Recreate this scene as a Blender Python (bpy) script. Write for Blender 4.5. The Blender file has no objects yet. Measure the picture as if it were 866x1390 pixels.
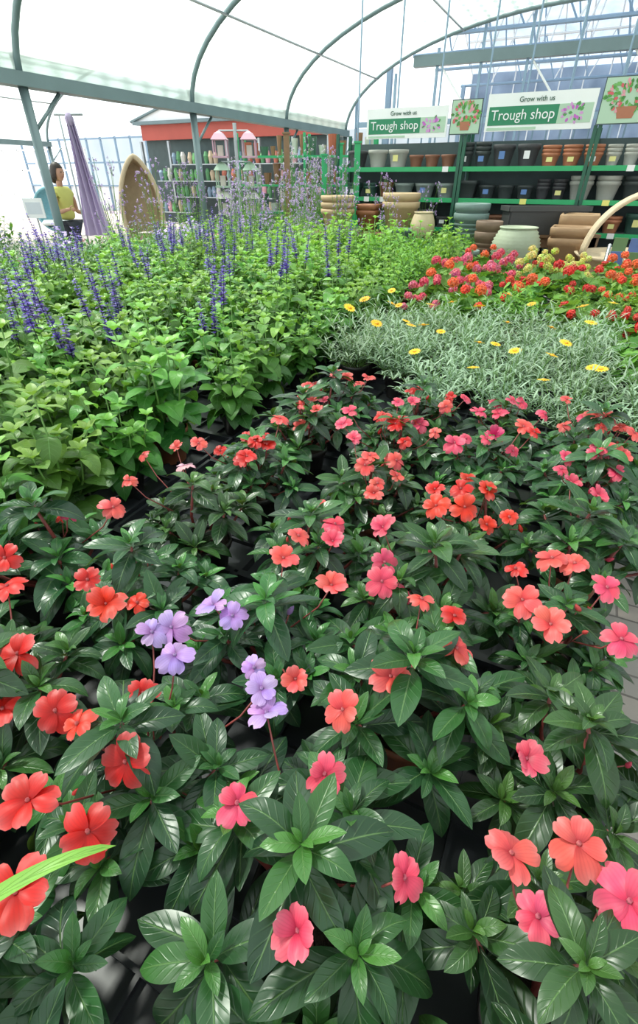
import bpy, math, random
import numpy as np
from mathutils import Vector, Matrix
rng = random.Random(7)
TH = math.radians(26)
OX, OY = 0.75, 0.86
UX, UY = math.sin(TH), math.cos(TH)
VX, VY = math.cos(TH), -math.sin(TH)
def W(a, b, z=0.0):
    return Vector((OX + a*VX + b*UX, OY + a*VY + b*UY, z))
SITE = Matrix.Translation((OX, OY, 0)) @ Matrix.Rotation(-TH, 4, 'Z')

# ------------------------------------------------------------ mesh builder
class MB:
    def __init__(s):
        s.V=[]; s.n=0; s.L=[]; s.T=[]; s.M=[]; s.U=[]; s.C=[]; s.mats=[]
    def mi(s, m):
        if m not in s.mats: s.mats.append(m)
        return s.mats.index(m)
    def add(s, t, mat, R=None, p=(0,0,0), col=(1,1,1)):
        V,L,T,U = t
        if R is not None: V = V @ R.T
        V = V + np.asarray(p, dtype=float)
        s.V.append(V); s.L.append(L+s.n); s.T.append(T); s.U.append(U[L])
        s.M.append(np.full(len(T), s.mi(mat), dtype=np.int32))
        c = np.ones((len(V),4)); c[:,:3]=col; s.C.append(c)
        s.n += len(V)
    def mesh(s, name, smooth=True):
        me = bpy.data.meshes.new(name)
        V=np.concatenate(s.V); L=np.concatenate(s.L).astype(np.int32); T=np.concatenate(s.T)
        me.vertices.add(len(V)); me.vertices.foreach_set('co', V.astype(np.float32).ravel())
        me.loops.add(len(L)); me.loops.foreach_set('vertex_index', L)
        me.polygons.add(len(T))
        st=np.concatenate([[0],np.cumsum(T)[:-1]]).astype(np.int32)
        me.polygons.foreach_set('loop_start', st)
        me.update(calc_edges=True)
        me.polygons.foreach_set('material_index', np.concatenate(s.M))
        me.polygons.foreach_set('use_smooth', np.full(len(T), smooth, dtype=bool))
        uv=me.uv_layers.new(name='UVMap'); uv.data.foreach_set('uv', np.concatenate(s.U).astype(np.float32).ravel())
        at=me.attributes.new('tint','FLOAT_COLOR','POINT'); at.data.foreach_set('color', np.concatenate(s.C).astype(np.float32).ravel())
        for m in s.mats: me.materials.append(m)
        me.update()
        return me
    def obj(s, name, smooth=True, mw=None, parent=None):
        return mkobj(name, s.mesh(name, smooth), mw, parent)
def mkobj(name, me, mw=None, parent=None):
    o=bpy.data.objects.new(name, me); bpy.context.scene.collection.objects.link(o)
    if parent is not None: o.parent=parent
    if mw is not None: o.matrix_local=mw
    return o
def empty(name, mw=None):
    o=bpy.data.objects.new(name,None); bpy.context.scene.collection.objects.link(o)
    o.empty_display_size=.05
    if mw is not None: o.matrix_local=mw
    return o
def grid_t(nu, nv, f):
    V=[];U=[]
    for i in range(nu+1):
        for j in range(nv+1):
            V.append(f(i/nu, j/nv)); U.append((j/nv, i/nu))
    q=[]
    for i in range(nu):
        for j in range(nv):
            k=i*(nv+1)+j; q+= [k,k+1,k+nv+2,k+nv+1]
    return np.array(V,float), np.array(q,np.int64), np.full(nu*nv,4,np.int64), np.array(U,float)
def leaf_t(ns, nc, Wd, pa, pb, droop=.35, fold=.25, rise=0., wave=.0, pet=0.0):
    m=pa/(pa+pb); mx=(m**pa)*((1-m)**pb)
    def f(s, c):
        y=(c-.5)*2
        if s<pet: w=.03
        else:
            q=(s-pet)/(1-pet); w=max(.015,(q**pa)*((1-q)**pb)/mx) if 0<q<1 else .015
        hw=Wd*.5*w
        x=s*math.cos(droop*s*.9)
        z= rise*s-droop*s*s*.8
        z+= fold*(abs(y)-.35*y*y)*hw + wave*math.sin(s*19+ (2 if y>0 else 0))*abs(y)**2*w
        return (x, y*hw, z)
    return grid_t(ns,nc,f)
def petal_t(ns,nc,Wd,cup=.2,notch=.1,curl=.25,ph=0.):
    def f(s,c):
        y=(c-.5)*2
        w=(s**.6)*math.sqrt(max(0,1-s**4.5)) if s>0 else .05
        w=max(w,.04)
        if s>=1: w=.30
        hw=Wd*.5*w
        x=s-notch*s**3*math.exp(-(y/.3)**2)
        z=cup*s-curl*s*s+ .05*math.sin(y*4+s*3+ph)*s - .10*abs(y)*s*s
        return (x,y*hw,z)
    return grid_t(ns,nc,f)
def rot(az,el,roll=0.,sc=1.):
    ca,sa=math.cos(az),math.sin(az); ce,se=math.cos(el),math.sin(el); cr,sr=math.cos(roll),math.sin(roll)
    Rz=np.array([[ca,-sa,0],[sa,ca,0],[0,0,1]]); Ry=np.array([[ce,0,-se],[0,1,0],[se,0,ce]]); Rx=np.array([[1,0,0],[0,cr,-sr],[0,sr,cr]])
    return Rz@Ry@Rx*sc
def tube(B, pts, rad, mat, n=6, col=(1,1,1), caps=True):
    pts=[Vector(p) for p in pts]; m=len(pts)
    if not hasattr(rad,'__len__'): rad=[rad]*m
    V=[];U=[]; prev=None
    for i,p in enumerate(pts):
        d=(pts[min(i+1,m-1)]-pts[max(i-1,0)]).normalized()
        if prev is None:
            a=Vector((0,0,1)) if abs(d.z)<.9 else Vector((1,0,0))
        else: a=prev
        x=(a-d*a.dot(d)).normalized(); y=d.cross(x); prev=x
        for j in range(n):
            t=2*math.pi*j/n
            V.append(p+(x*math.cos(t)+y*math.sin(t))*rad[i]); U.append((j/n,i/(m-1)))
    L=[];T=[]
    for i in range(m-1):
        for j in range(n):
            L+=[i*n+j,i*n+(j+1)%n,(i+1)*n+(j+1)%n,(i+1)*n+j]; T.append(4)
    if caps:
        L+=list(range(n))[::-1]; T.append(n); L+=[(m-1)*n+j for j in range(n)]; T.append(n)
    B.add((np.array([tuple(v) for v in V]),np.array(L),np.array(T),np.array(U,float)),mat,col=col)
def lathe(B, prof, mat, p=(0,0,0), n=24, col=(1,1,1), cap=True, sq=0.):
    V=[];U=[];m=len(prof)
    for i,(r,z) in enumerate(prof):
        for j in range(n):
            t=2*math.pi*(j+.5)/n
            k=1.
            if sq: k=1/max(abs(math.cos(t)),abs(math.sin(t)))*sq+(1-sq)
            V.append((r*k*math.cos(t),r*k*math.sin(t),z)); U.append((j/n,i/(m-1)))
    L=[];T=[]
    for i in range(m-1):
        for j in range(n):
            L+=[i*n+j,i*n+(j+1)%n,(i+1)*n+(j+1)%n,(i+1)*n+j]; T.append(4)
    if cap:
        L+=list(range(n))[::-1]; T.append(n); L+=[(m-1)*n+j for j in range(n)]; T.append(n)
    B.add((np.array(V),np.array(L),np.array(T),np.array(U,float)),mat,p=p,col=col)
def box(B, lo, hi, mat, col=(1,1,1), R=None, p=(0,0,0)):
    x0,y0,z0=lo;x1,y1,z1=hi
    V=np.array([(x0,y0,z0),(x1,y0,z0),(x1,y1,z0),(x0,y1,z0),(x0,y0,z1),(x1,y0,z1),(x1,y1,z1),(x0,y1,z1)],float)
    F=[(0,3,2,1),(4,5,6,7),(0,1,5,4),(1,2,6,5),(2,3,7,6),(3,0,4,7)]
    VV=[];UU=[];L=[];T=[];k=0
    for f in F:
        for q,i in enumerate(f): VV.append(V[i]); UU.append([(0,0),(1,0),(1,1),(0,1)][q]); L.append(k); k+=1
        T.append(4)
    B.add((np.array(VV),np.array(L),np.array(T),np.array(UU,float)),mat,R=R,p=p,col=col)

# ------------------------------------------------------------ materials
def newmat(name):
    m=bpy.data.materials.new(name); m.use_nodes=True
    nt=m.node_tree; nt.nodes.clear()
    return m,nt
def mth(nt,op,a,b=None,clamp=False):
    n=nt.nodes.new('ShaderNodeMath'); n.operation=op; n.use_clamp=clamp
    for i,v in enumerate((a,b)):
        if v is None: continue
        if isinstance(v,(int,float)): n.inputs[i].default_value=v
        else: nt.links.new(v,n.inputs[i])
    return n.outputs[0]
def mixc(nt,f,a,b,bt='MIX'):
    n=nt.nodes.new('ShaderNodeMix'); n.data_type='RGBA'; n.blend_type=bt
    for s,v in ((n.inputs[0],f),(n.inputs[6],a),(n.inputs[7],b)):
        if isinstance(v,(int,float)): s.default_value=v
        elif isinstance(v,tuple): s.default_value=(v[0],v[1],v[2],1)
        else: nt.links.new(v,s)
    return n.outputs[2]
def out(nt,sh):
    o=nt.nodes.new('ShaderNodeOutputMaterial'); nt.links.new(sh,o.inputs[0])
def prin(nt,col,rough=.5,metal=0.,spec=.5):
    p=nt.nodes.new('ShaderNodeBsdfPrincipled')
    if isinstance(col,tuple): p.inputs['Base Color'].default_value=(*col,1)
    else: nt.links.new(col,p.inputs['Base Color'])
    p.inputs['Roughness'].default_value=rough; p.inputs['Metallic'].default_value=metal
    p.inputs['Specular IOR Level'].default_value=spec
    return p
def noise(nt,scale,detail=3,coord='Object'):
    tc=nt.nodes.new('ShaderNodeTexCoord'); n=nt.nodes.new('ShaderNodeTexNoise')
    nt.links.new(tc.outputs[coord],n.inputs['Vector']); n.inputs['Scale'].default_value=scale; n.inputs['Detail'].default_value=detail
    return n.outputs[0]
def simple(name,col,rough=.6,metal=0.,var=.15,ns=8.,bump=0.,tint=False):
    m,nt=newmat(name)
    n=noise(nt,ns)
    c=mixc(nt,n,tuple(x*(1-var) for x in col),tuple(min(1,x*(1+var)) for x in col))
    if tint:
        a=nt.nodes.new('ShaderNodeAttribute'); a.attribute_name='tint'
        c=mixc(nt,1.0,c,a.outputs['Color'],'MULTIPLY')
    p=prin(nt,c,rough,metal)
    if bump:
        b=nt.nodes.new('ShaderNodeBump'); b.inputs['Strength'].default_value=bump; b.inputs['Distance'].default_value=.01
        nt.links.new(noise(nt,ns*6),b.inputs['Height']); nt.links.new(b.outputs[0],p.inputs['Normal'])
    out(nt,p.outputs[0]); return m
def leafmat(name,c1,c2,rib,rough=.4,transl=.25,nveins=9,vstr=.35,ribw=.05,hv=.25,bump=.6,c3=None):
    m,nt=newmat(name)
    uv=nt.nodes.new('ShaderNodeUVMap'); sp=nt.nodes.new('ShaderNodeSeparateXYZ'); nt.links.new(uv.outputs[0],sp.inputs[0])
    au=mth(nt,'MULTIPLY',mth(nt,'ABSOLUTE',mth(nt,'SUBTRACT',sp.outputs[0],.5)),2.)
    ribm=mth(nt,'SUBTRACT',1.,mth(nt,'DIVIDE',au,ribw),True)
    ph=mth(nt,'MULTIPLY',mth(nt,'SUBTRACT',mth(nt,'MULTIPLY',sp.outputs[1],float(nveins)),mth(nt,'MULTIPLY',mth(nt,'POWER',au,.8),1.9)),6.283)
    cw=mth(nt,'ADD',mth(nt,'MULTIPLY',mth(nt,'COSINE',ph),.5),.5)
    vn=mth(nt,'MULTIPLY',mth(nt,'POWER',cw,14.),mth(nt,'SUBTRACT',1.,mth(nt,'POWER',au,1.5)))
    a=nt.nodes.new('ShaderNodeAttribute'); a.attribute_name='tint'
    s2=nt.nodes.new('ShaderNodeSeparateColor'); nt.links.new(a.outputs['Color'],s2.inputs[0])
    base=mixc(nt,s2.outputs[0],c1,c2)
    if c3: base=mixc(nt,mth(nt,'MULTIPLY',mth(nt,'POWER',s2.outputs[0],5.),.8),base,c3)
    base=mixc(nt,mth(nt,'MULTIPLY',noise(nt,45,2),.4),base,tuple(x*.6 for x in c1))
    oi=nt.nodes.new('ShaderNodeObjectInfo')
    hs=nt.nodes.new('ShaderNodeHueSaturation'); nt.links.new(base,hs.inputs['Color'])
    nt.links.new(mth(nt,'ADD',1-hv/2,mth(nt,'MULTIPLY',oi.outputs['Random'],hv)),hs.inputs['Value'])
    nt.links.new(mth(nt,'ADD',.48,mth(nt,'MULTIPLY',oi.outputs['Random'],.035)),hs.inputs['Hue'])
    c=mixc(nt,mth(nt,'MULTIPLY',vn,vstr),hs.outputs[0],rib)
    c=mixc(nt,mth(nt,'MULTIPLY',ribm,.75),c,rib)
    p=prin(nt,c,rough)
    b=nt.nodes.new('ShaderNodeBump'); b.inputs['Strength'].default_value=bump; b.inputs['Distance'].default_value=.002; b.invert=True
    nt.links.new(mth(nt,'ADD',mth(nt,'MULTIPLY',vn,.8),mth(nt,'MULTIPLY',ribm,1.5)),b.inputs['Height']); nt.links.new(b.outputs[0],p.inputs['Normal'])
    t=nt.nodes.new('ShaderNodeBsdfTranslucent'); nt.links.new(mixc(nt,.5,c,(.35,.6,.05)),t.inputs[0])
    mx=nt.nodes.new('ShaderNodeMixShader'); mx.inputs[0].default_value=transl
    nt.links.new(p.outputs[0],mx.inputs[1]); nt.links.new(t.outputs[0],mx.inputs[2]); out(nt,mx.outputs[0])
    return m
def petalmat(name):
    m,nt=newmat(name)
    uv=nt.nodes.new('ShaderNodeUVMap'); sp=nt.nodes.new('ShaderNodeSeparateXYZ'); nt.links.new(uv.outputs[0],sp.inputs[0])
    a=nt.nodes.new('ShaderNodeAttribute'); a.attribute_name='tint'
    dark=mixc(nt,1.,a.outputs['Color'],(.45,.15,.35),'MULTIPLY')
    f=mth(nt,'MULTIPLY',mth(nt,'SUBTRACT',1.,mth(nt,'DIVIDE',sp.outputs[1],.45),True),.9)
    c=mixc(nt,f,a.outputs['Color'],dark)
    v=mth(nt,'MULTIPLY',mth(nt,'POWER',mth(nt,'ADD',mth(nt,'MULTIPLY',mth(nt,'COSINE',mth(nt,'MULTIPLY',sp.outputs[0],44.)),.5),.5),3.),.22)
    c=mixc(nt,v,c,dark)
    e=mth(nt,'MULTIPLY',mth(nt,'POWER',sp.outputs[1],4.),.16)
    c=mixc(nt,e,c,(1,.75,.75))
    p=prin(nt,c,.45,0,.35)
    t=nt.nodes.new('ShaderNodeBsdfTranslucent'); nt.links.new(a.outputs['Color'],t.inputs[0])
    mx=nt.nodes.new('ShaderNodeMixShader'); mx.inputs[0].default_value=.28
    nt.links.new(p.outputs[0],mx.inputs[1]); nt.links.new(t.outputs[0],mx.inputs[2]); out(nt,mx.outputs[0])
    return m
M={}
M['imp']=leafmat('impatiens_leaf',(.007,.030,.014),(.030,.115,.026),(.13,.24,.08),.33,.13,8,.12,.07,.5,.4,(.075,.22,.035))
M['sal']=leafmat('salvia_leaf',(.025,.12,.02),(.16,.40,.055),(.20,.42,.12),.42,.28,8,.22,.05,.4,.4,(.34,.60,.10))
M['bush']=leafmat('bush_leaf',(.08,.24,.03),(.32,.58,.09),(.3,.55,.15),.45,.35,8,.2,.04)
M['dark']=leafmat('dark_bush_leaf',(.02,.10,.02),(.08,.28,.04),(.15,.35,.1),.45,.25,8,.25,.04)
M['silver']=leafmat('silver_leaf',(.14,.26,.15),(.46,.60,.43),(.45,.55,.4),.6,.2,6,.1,.1)
M['ger']=leafmat('geranium_leaf',(.04,.15,.02),(.18,.42,.05),(.12,.25,.05),.5,.25,7,.2,.04)
M['petal']=petalmat('flower_petal')
M['stem']=simple('red_stem',(.24,.05,.045),.45,0,.3,40)
M['gstem']=simple('green_stem',(.12,.25,.05),.5,0,.3,40)
M['dstem']=simple('dark_stem',(.04,.03,.06),.5,0,.3,40)
M['pot']=simple('black_plastic_pot',(.018,.016,.017),.4,0,.3,20)
M['tpot']=simple('terracotta_plastic_pot',(.22,.075,.035),.5,0,.2,20)
M['soil']=simple('potting_soil',(.03,.02,.014),.95,0,.5,60,.6)
M['tray']=simple('tray_black_plastic',(.02,.022,.027),.35,0,.3,20)
M['label']=simple('white_label',(.75,.75,.72),.5,0,.1,60)
M['yel']=simple('daisy_disc',(.75,.35,.02),.7,0,.3,200)
M['galv']=simple('galvanised_steel',(.38,.42,.43),.4,.6,.2,6)
M['mesh']=simple('bench_dark_slats',(.06,.065,.07),.5,.3,.2,6)
M['frame']=simple('grey_green_painted_steel',(.14,.20,.21),.45,.1,.2,3)
M['white']=simple('white_paint',(.78,.8,.8),.5,0,.06,4)
M['blue']=simple('blue_grey_steel',(.22,.32,.42),.45,.2,.15,3)
M['tin']=simple('coloured_goods',(1,1,1),.5,0,.1,20,0,True)
M['ceram']=simple('ceramic_pot',(1,1,1),.55,0,.16,14,.15,True)
M['wood']=simple('weathered_wood',(.22,.13,.07),.7,0,.3,12,.3)
M['tan']=simple('tan_wood',(.55,.43,.29),.6,0,.2,12,.2)
M['red']=simple('red_fascia',(.42,.075,.05),.5,0,.15,2)
M['green']=simple('green_paint',(.02,.34,.12),.4,0,.1,6)
M['dkgreen']=simple('dark_green_paint',(.01,.09,.05),.4,0,.1,6)
M['dkback']=simple('dark_backboard',(.07,.10,.10),.8,0,.3,4)

# ------------------------------------------------------------ leaf templates
T_imp=[leaf_t(12,6,.36,.8,.85,d,.4,r,.005,.06) for d,r in ((.35,.1),(.55,.15),(.2,.05),(.75,.25))]
T_sal=[leaf_t(8,4,.58,.6,.8,d,.3,.1,.015,.14) for d in (.4,.7,1.0)]
T_lin=[leaf_t(4,2,.12,.3,.5,d,.2,.0) for d in (.2,.5)]
T_med=[leaf_t(5,2,.38,.6,.7,d,.3,.0) for d in (.3,.7)]
T_tiny=leaf_t(3,2,.6,.5,.5,.3,.2)
T_pet=[petal_t(7,8,1.22,.25,.09,.35,0),petal_t(7,8,1.15,.45,.07,.35,2),petal_t(7,8,1.3,.15,.11,.5,4)]
T_spet=petal_t(2,2,1.1,.3,.1,.3)
T_ray=leaf_t(4,2,.3,.4,.25,.15,.1)
T_grass=leaf_t(16,2,.045,.25,.5,.75,.5,.75)
def geraleaf():
    def f(s,c):
        t=c*2*math.pi*.94+.2
        r=s*(1+.08*math.cos(t*7)); return (r*math.cos(t), r*math.sin(t), .25*s*s+.05*math.cos(t*7)*s)
    return grid_t(4,28,f)
T_ger=geraleaf()
def R_from_normal(n, spin=0., sc=1.):
    n=Vector(n).normalized(); a=Vector((0,0,1)) if abs(n.z)<.95 else Vector((1,0,0))
    x=(a-n*a.dot(n)).normalized(); y=n.cross(x)
    c,s=math.cos(spin),math.sin(spin)
    X=x*c+y*s; Y=n.cross(X)
    return np.array([[X[i],Y[i],n[i]] for i in range(3)])*sc
def bloom(B,p,n,R,col,r):
    base=R_from_normal(n,r.random()*6.28,R)
    closed=r.choice((0,0,.1,.3,.6))
    v=r.uniform(.85,1.05)
    for i in range(5):
        t=T_pet[r.randrange(3)]
        c=tuple(min(1,x*v*r.uniform(.8,1.08)) for x in col)
        Rm=base@rot(i*2*math.pi/5+r.uniform(-.12,.12),r.uniform(-.10,.14)+closed+(.08 if i%2 else -.03),r.uniform(-.25,.25),r.uniform(.85,1.08))
        B.add(t,M['petal'],Rm,p,c)
    lathe(B,[(.0005,.005),(.0028,.004),(.003,-.001)],M['petal'],p,6,tuple(min(1,x*.6+.1) for x in col))
def bud(B,p,n,R,col,r):
    base=R_from_normal(n,r.random()*6.28,1.)
    prof=[(.0008,-R),(R*.45,-R*.6),(R*.62,0),(R*.45,R*.8),(R*.08,R*1.5)]
    t=MB(); lathe(t,prof,M['petal'],(0,0,0),8,col)
    B.add((t.V[0],t.L[0],t.T[0],np.full((len(t.V[0]),2),.6)),M['petal'],base,p,col)
def pot(B,mat,r=.062,h=.105,label=False,rr=None):
    lathe(B,[(r*.72,0),(r*.98,h*.85),(r*1.07,h*.86),(r*1.07,h),(r*1.0,h),(r*.97,h*.9)],mat,n=20,cap=False)
    lathe(B,[(r*.97,h*.88),(r*.5,h*.9),(.001,h*.91)],M['soil'],n=14,cap=False)
    lathe(B,[(.001,0.001),(r*.72,0.001)],mat,n=14,cap=False)
    if label:
        az=(rr or rng).random()*6.28
        box(B,(-.013,-.0006,0),(.013,.0006,.085),M['label'],R=rot(az,0),p=(r*.85*math.cos(az),r*.85*math.sin(az),h*.7))

# ------------------------------------------------------------ plant builders
def impatiens(seed):
    r=random.Random(seed); B=MB(); pot(B,M['pot'] if seed%4 else M['tpot'],.066,.115,seed%3==0,r)
    ns=r.randint(9,10)
    for k in range(ns):
        if k==0: az,rd,h=0,.01,r.uniform(.265,.30)
        else:
            az=k*2.399+r.uniform(-.3,.3); rd=.045+.085*math.sqrt(k/ns)+r.uniform(-.012,.012); h=.31-rd*1.15+r.uniform(-.025,.02)
        tip=Vector((rd*math.cos(az),rd*math.sin(az),h)); b0=Vector((.02*math.cos(az),.02*math.sin(az),.095))
        mid=b0.lerp(tip,.5)+Vector((math.cos(az),math.sin(az),0))*.012
        tube(B,[b0,mid,tip],[.0045,.004,.003],M['stem'],6)
        tn=r.random()*6.28
        d=(tip-mid).normalized()
        def L(n,length,el,off,tv):
            nonlocal tn
            for i in range(n):
                a=tn+i*2*math.pi/n+r.uniform(-.22,.22)
                tilt=-(math.cos(a-az))*rd*3.4
                e=el+r.uniform(-.2,.2)+tilt
                ln=length*r.uniform(.8,1.18)
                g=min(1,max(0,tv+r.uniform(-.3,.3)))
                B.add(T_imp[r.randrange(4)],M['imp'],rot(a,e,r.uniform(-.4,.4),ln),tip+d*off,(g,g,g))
            tn+=.7
        if k%2: L(3,.095,-.25,-.045,.1)
        L(5,.100,.12,-.012,.3)
        L(4,.080,.45,.0,.5)
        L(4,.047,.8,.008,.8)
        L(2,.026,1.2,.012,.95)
    return B.mesh('impatiens_foliage')
def salvia(seed,mat='sal',spikes=0,H=.42,lsz=.112,nst=8):
    r=random.Random(seed); B=MB(); pot(B,M['tpot'] if seed%2 else M['pot'],.065,.12,seed%2==0,r)
    for k in range(nst):
        az=k*2.399; rd=.03+.04*k/3; rd=min(rd,.13); h=H*r.uniform(.66,1.12)
        p0=Vector((.02*math.cos(az),.02*math.sin(az),.1)); p1=Vector((rd*math.cos(az),rd*math.sin(az),h))
        pm=p0.lerp(p1,.5)+Vector((math.cos(az),math.sin(az),0))*.015
        tube(B,[p0,pm,p1],[.004,.0035,.002],M['gstem'],5)
        nn=5; t0=r.random()*3
        for i in range(nn):
            f=(i+.5)/nn; pp=(p0.lerp(pm,f*2) if f<.5 else pm.lerp(p1,f*2-1)); sz=lsz*(1.2-.6*f*f)*r.uniform(.8,1.15)
            for q in range(2):
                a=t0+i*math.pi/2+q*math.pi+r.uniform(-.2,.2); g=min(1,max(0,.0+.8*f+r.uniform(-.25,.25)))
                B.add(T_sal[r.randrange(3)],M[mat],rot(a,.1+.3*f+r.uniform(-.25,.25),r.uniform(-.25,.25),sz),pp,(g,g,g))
        for q in range(4):
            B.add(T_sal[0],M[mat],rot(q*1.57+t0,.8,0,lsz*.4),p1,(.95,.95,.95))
        if k<spikes:
            sh=r.uniform(.10,.17); top=p1+Vector((r.uniform(-.03,.03),r.uniform(-.03,.03),sh+.07))
            tube(B,[p1,top],[.002,.0012],M['dstem'],5)
            for i in range(12):
                f=i/11; pp=p1.lerp(top,.3+.7*f)
                for q in range(6):
                    a=q*1.05+i*.5; c=r.choice([(.08,.05,.40),(.14,.09,.58),(.06,.03,.2),(.24,.17,.7)])
                    B.add(T_tiny,M['petal'],rot(a,.4+r.uniform(-.4,.4),0,.028*(1.1-.6*f)*r.uniform(.6,1.2)),pp,c)
    return B.mesh('salvia_foliage')
def bushy(seed,mat,H=.3,n=22,rad=.14,lsz=.05,tmpl=None,per=8,flower=None,nf=0,fr=.012):
    r=random.Random(seed); B=MB(); pot(B,M['pot'] if seed%2 else M['tpot'],.062,.11)
    tm=tmpl or T_med
    for k in range(n):
        az=k*2.399; q=math.sqrt((k+.5)/n); rd=rad*q; h=H*(1-.3*q*q)*r.uniform(.85,1.1)
        p0=Vector((.25*rd*math.cos(az),.25*rd*math.sin(az),.1)); p1=Vector((rd*math.cos(az),rd*math.sin(az),h))
        tube(B,[p0,p0.lerp(p1,.5)+Vector((0,0,.01)),p1],[.002,.0018,.001],M['gstem'],4,caps=False)
        for i in range(per):
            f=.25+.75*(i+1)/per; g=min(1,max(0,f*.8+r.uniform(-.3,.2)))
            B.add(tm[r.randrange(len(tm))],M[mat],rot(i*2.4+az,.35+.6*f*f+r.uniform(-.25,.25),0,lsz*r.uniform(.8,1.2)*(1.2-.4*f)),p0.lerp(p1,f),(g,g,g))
        if flower and k<nf:
            pf=p1+Vector((0,0,.02)); c=r.choice(flower); bb=R_from_normal((r.uniform(-.5,.5),r.uniform(-.8,.2),1),0,fr)
            for i in range(5): B.add(T_spet,M['petal'],bb@rot(i*1.2566,.1),pf,c)
    return B.mesh('bush_foliage')
def silver(seed):
    r=random.Random(seed); B=MB(); pot(B,M['pot'],.062,.11)
    n=38
    for k in range(n):
        az=k*2.399; q=math.sqrt((k+.5)/n); rd=.19*q; h=(.28-.10*q*q)*r.uniform(.65,1.3)
        p0=Vector((.2*rd*math.cos(az),.2*rd*math.sin(az),.1)); p1=Vector((rd*math.cos(az),rd*math.sin(az),h))
        tube(B,[p0,p1],[.0015,.001],M['gstem'],4,caps=False)
        for i in range(15):
            f=.15+.85*(i+1)/15; g=min(1,max(0,f*.9+r.uniform(-.35,.15)))
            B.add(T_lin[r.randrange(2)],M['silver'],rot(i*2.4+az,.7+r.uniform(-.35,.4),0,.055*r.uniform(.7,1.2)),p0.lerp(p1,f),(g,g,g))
    for k in range((1,1,2,0,2,1)[seed%6]):
        az=r.random()*6.28; rd=r.uniform(.03,.15); h=r.uniform(.29,.38); p=Vector((rd*math.cos(az),rd*math.sin(az),h))
        tube(B,[(rd*.3*math.cos(az),rd*.3*math.sin(az),.12),p],[.0015,.0015],M['gstem'],4)
        bb=R_from_normal((r.uniform(-.4,.4),r.uniform(-.7,.2),1),0,.028); cc=r.choice([(.95,.62,.01),(.98,.72,.02),(.95,.50,.01)])
        for i in range(14):
            B.add(T_ray,M['petal'],bb@rot(i*.4488,.12),p,cc)
        lathe(B,[(.009,-.002),(.008,.003),(.001,.005)],M['yel'],tuple(p),10)
    return B.mesh('silver_foliage')
def geranium(seed,cols,nh=(3,5),dz=0.):
    r=random.Random(seed); B=MB(); pot(B,M['tpot'],.065,.12)
    for k in range(46):
        az=k*2.399; q=math.sqrt((k+.5)/46); rd=.18*q; h=.27-.11*q*q+r.uniform(-.035,.035)
        p=Vector((rd*math.cos(az),rd*math.sin(az),h)); g=r.uniform(.1,1)
        tube(B,[(rd*.2*math.cos(az),rd*.2*math.sin(az),.1),p],.0015,M['gstem'],4,caps=False)
        B.add(T_ger,M['ger'],rot(az,-.25+r.uniform(-.5,.5),r.uniform(-.5,.5),r.uniform(.03,.052)),p,(g,g,g))
    for k in range(r.randint(*nh)):
        az=k*2.399+r.random(); rd=r.uniform(.02,.16); h=r.uniform(.24,.38)+dz; c0=r.choice(cols)
        p=Vector((rd*math.cos(az),rd*math.sin(az),h))
        tube(B,[(rd*.3*math.cos(az),rd*.3*math.sin(az),.12),p-Vector((0,0,.02))],.002,M['gstem'],4,caps=False)
        R=r.uniform(.024,.042)
        for i in range(18):
            z=1-1.3*(i+.5)/18; a=i*2.399; s=math.sqrt(1-z*z); n=Vector((s*math.cos(a),s*math.sin(a),z))
            bb=R_from_normal(n,r.random()*6,.017); c=tuple(min(1,x*r.uniform(.65,1.2)) for x in c0)
            for j in range(5): B.add(T_spet,M['petal'],bb@rot(j*1.2566,.15),p+n*R*r.uniform(.6,.9)-Vector((0,0,.01)),c)
    return B.mesh('geranium_foliage')
def tall_airy(seed,H=1.1,col=((.35,.2,.55),(.55,.4,.72),(.65,.55,.8)),n=13,sp=.2):
    r=random.Random(seed); B=MB(); pot(B,M['pot'],.08,.14)
    for k in range(n):
        az=k*2.399; h=H*r.uniform(.55,1.05); rd=sp*r.uniform(.3,1.1)
        p0=Vector((.02*math.cos(az),.02*math.sin(az),.1)); p1=Vector((rd*math.cos(az),rd*math.sin(az),h)); pm=p0.lerp(p1,.5)+Vector((r.uniform(-.02,.02),r.uniform(-.02,.02),0))
        tube(B,[p0,pm,p1],[.0035,.003,.002],M['gstem'],4,caps=False)
        for i in range(12):
            f=.05+.6*i/12; g=r.uniform(.2,1)
            B.add(T_med[i%2],M['bush'],rot(i*2.4,.6,0,.08*(1.1-f)),p0.lerp(p1,f),(g,g,g))
        for j in range(6):
            q=p1+Vector((r.uniform(-.05,.05),r.uniform(-.05,.05),r.uniform(-.14,.03)))
            tube(B,[pm.lerp(p1,.75),q],.001,M['gstem'],3,caps=False)
            for i in range(9):
                B.add(T_spet,M['petal'],rot(i*.8,r.uniform(-.3,1.2),0,.017),q+Vector((0,0,r.uniform(-.015,.01))),r.choice(col))
    return B.mesh('airy_foliage')

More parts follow.
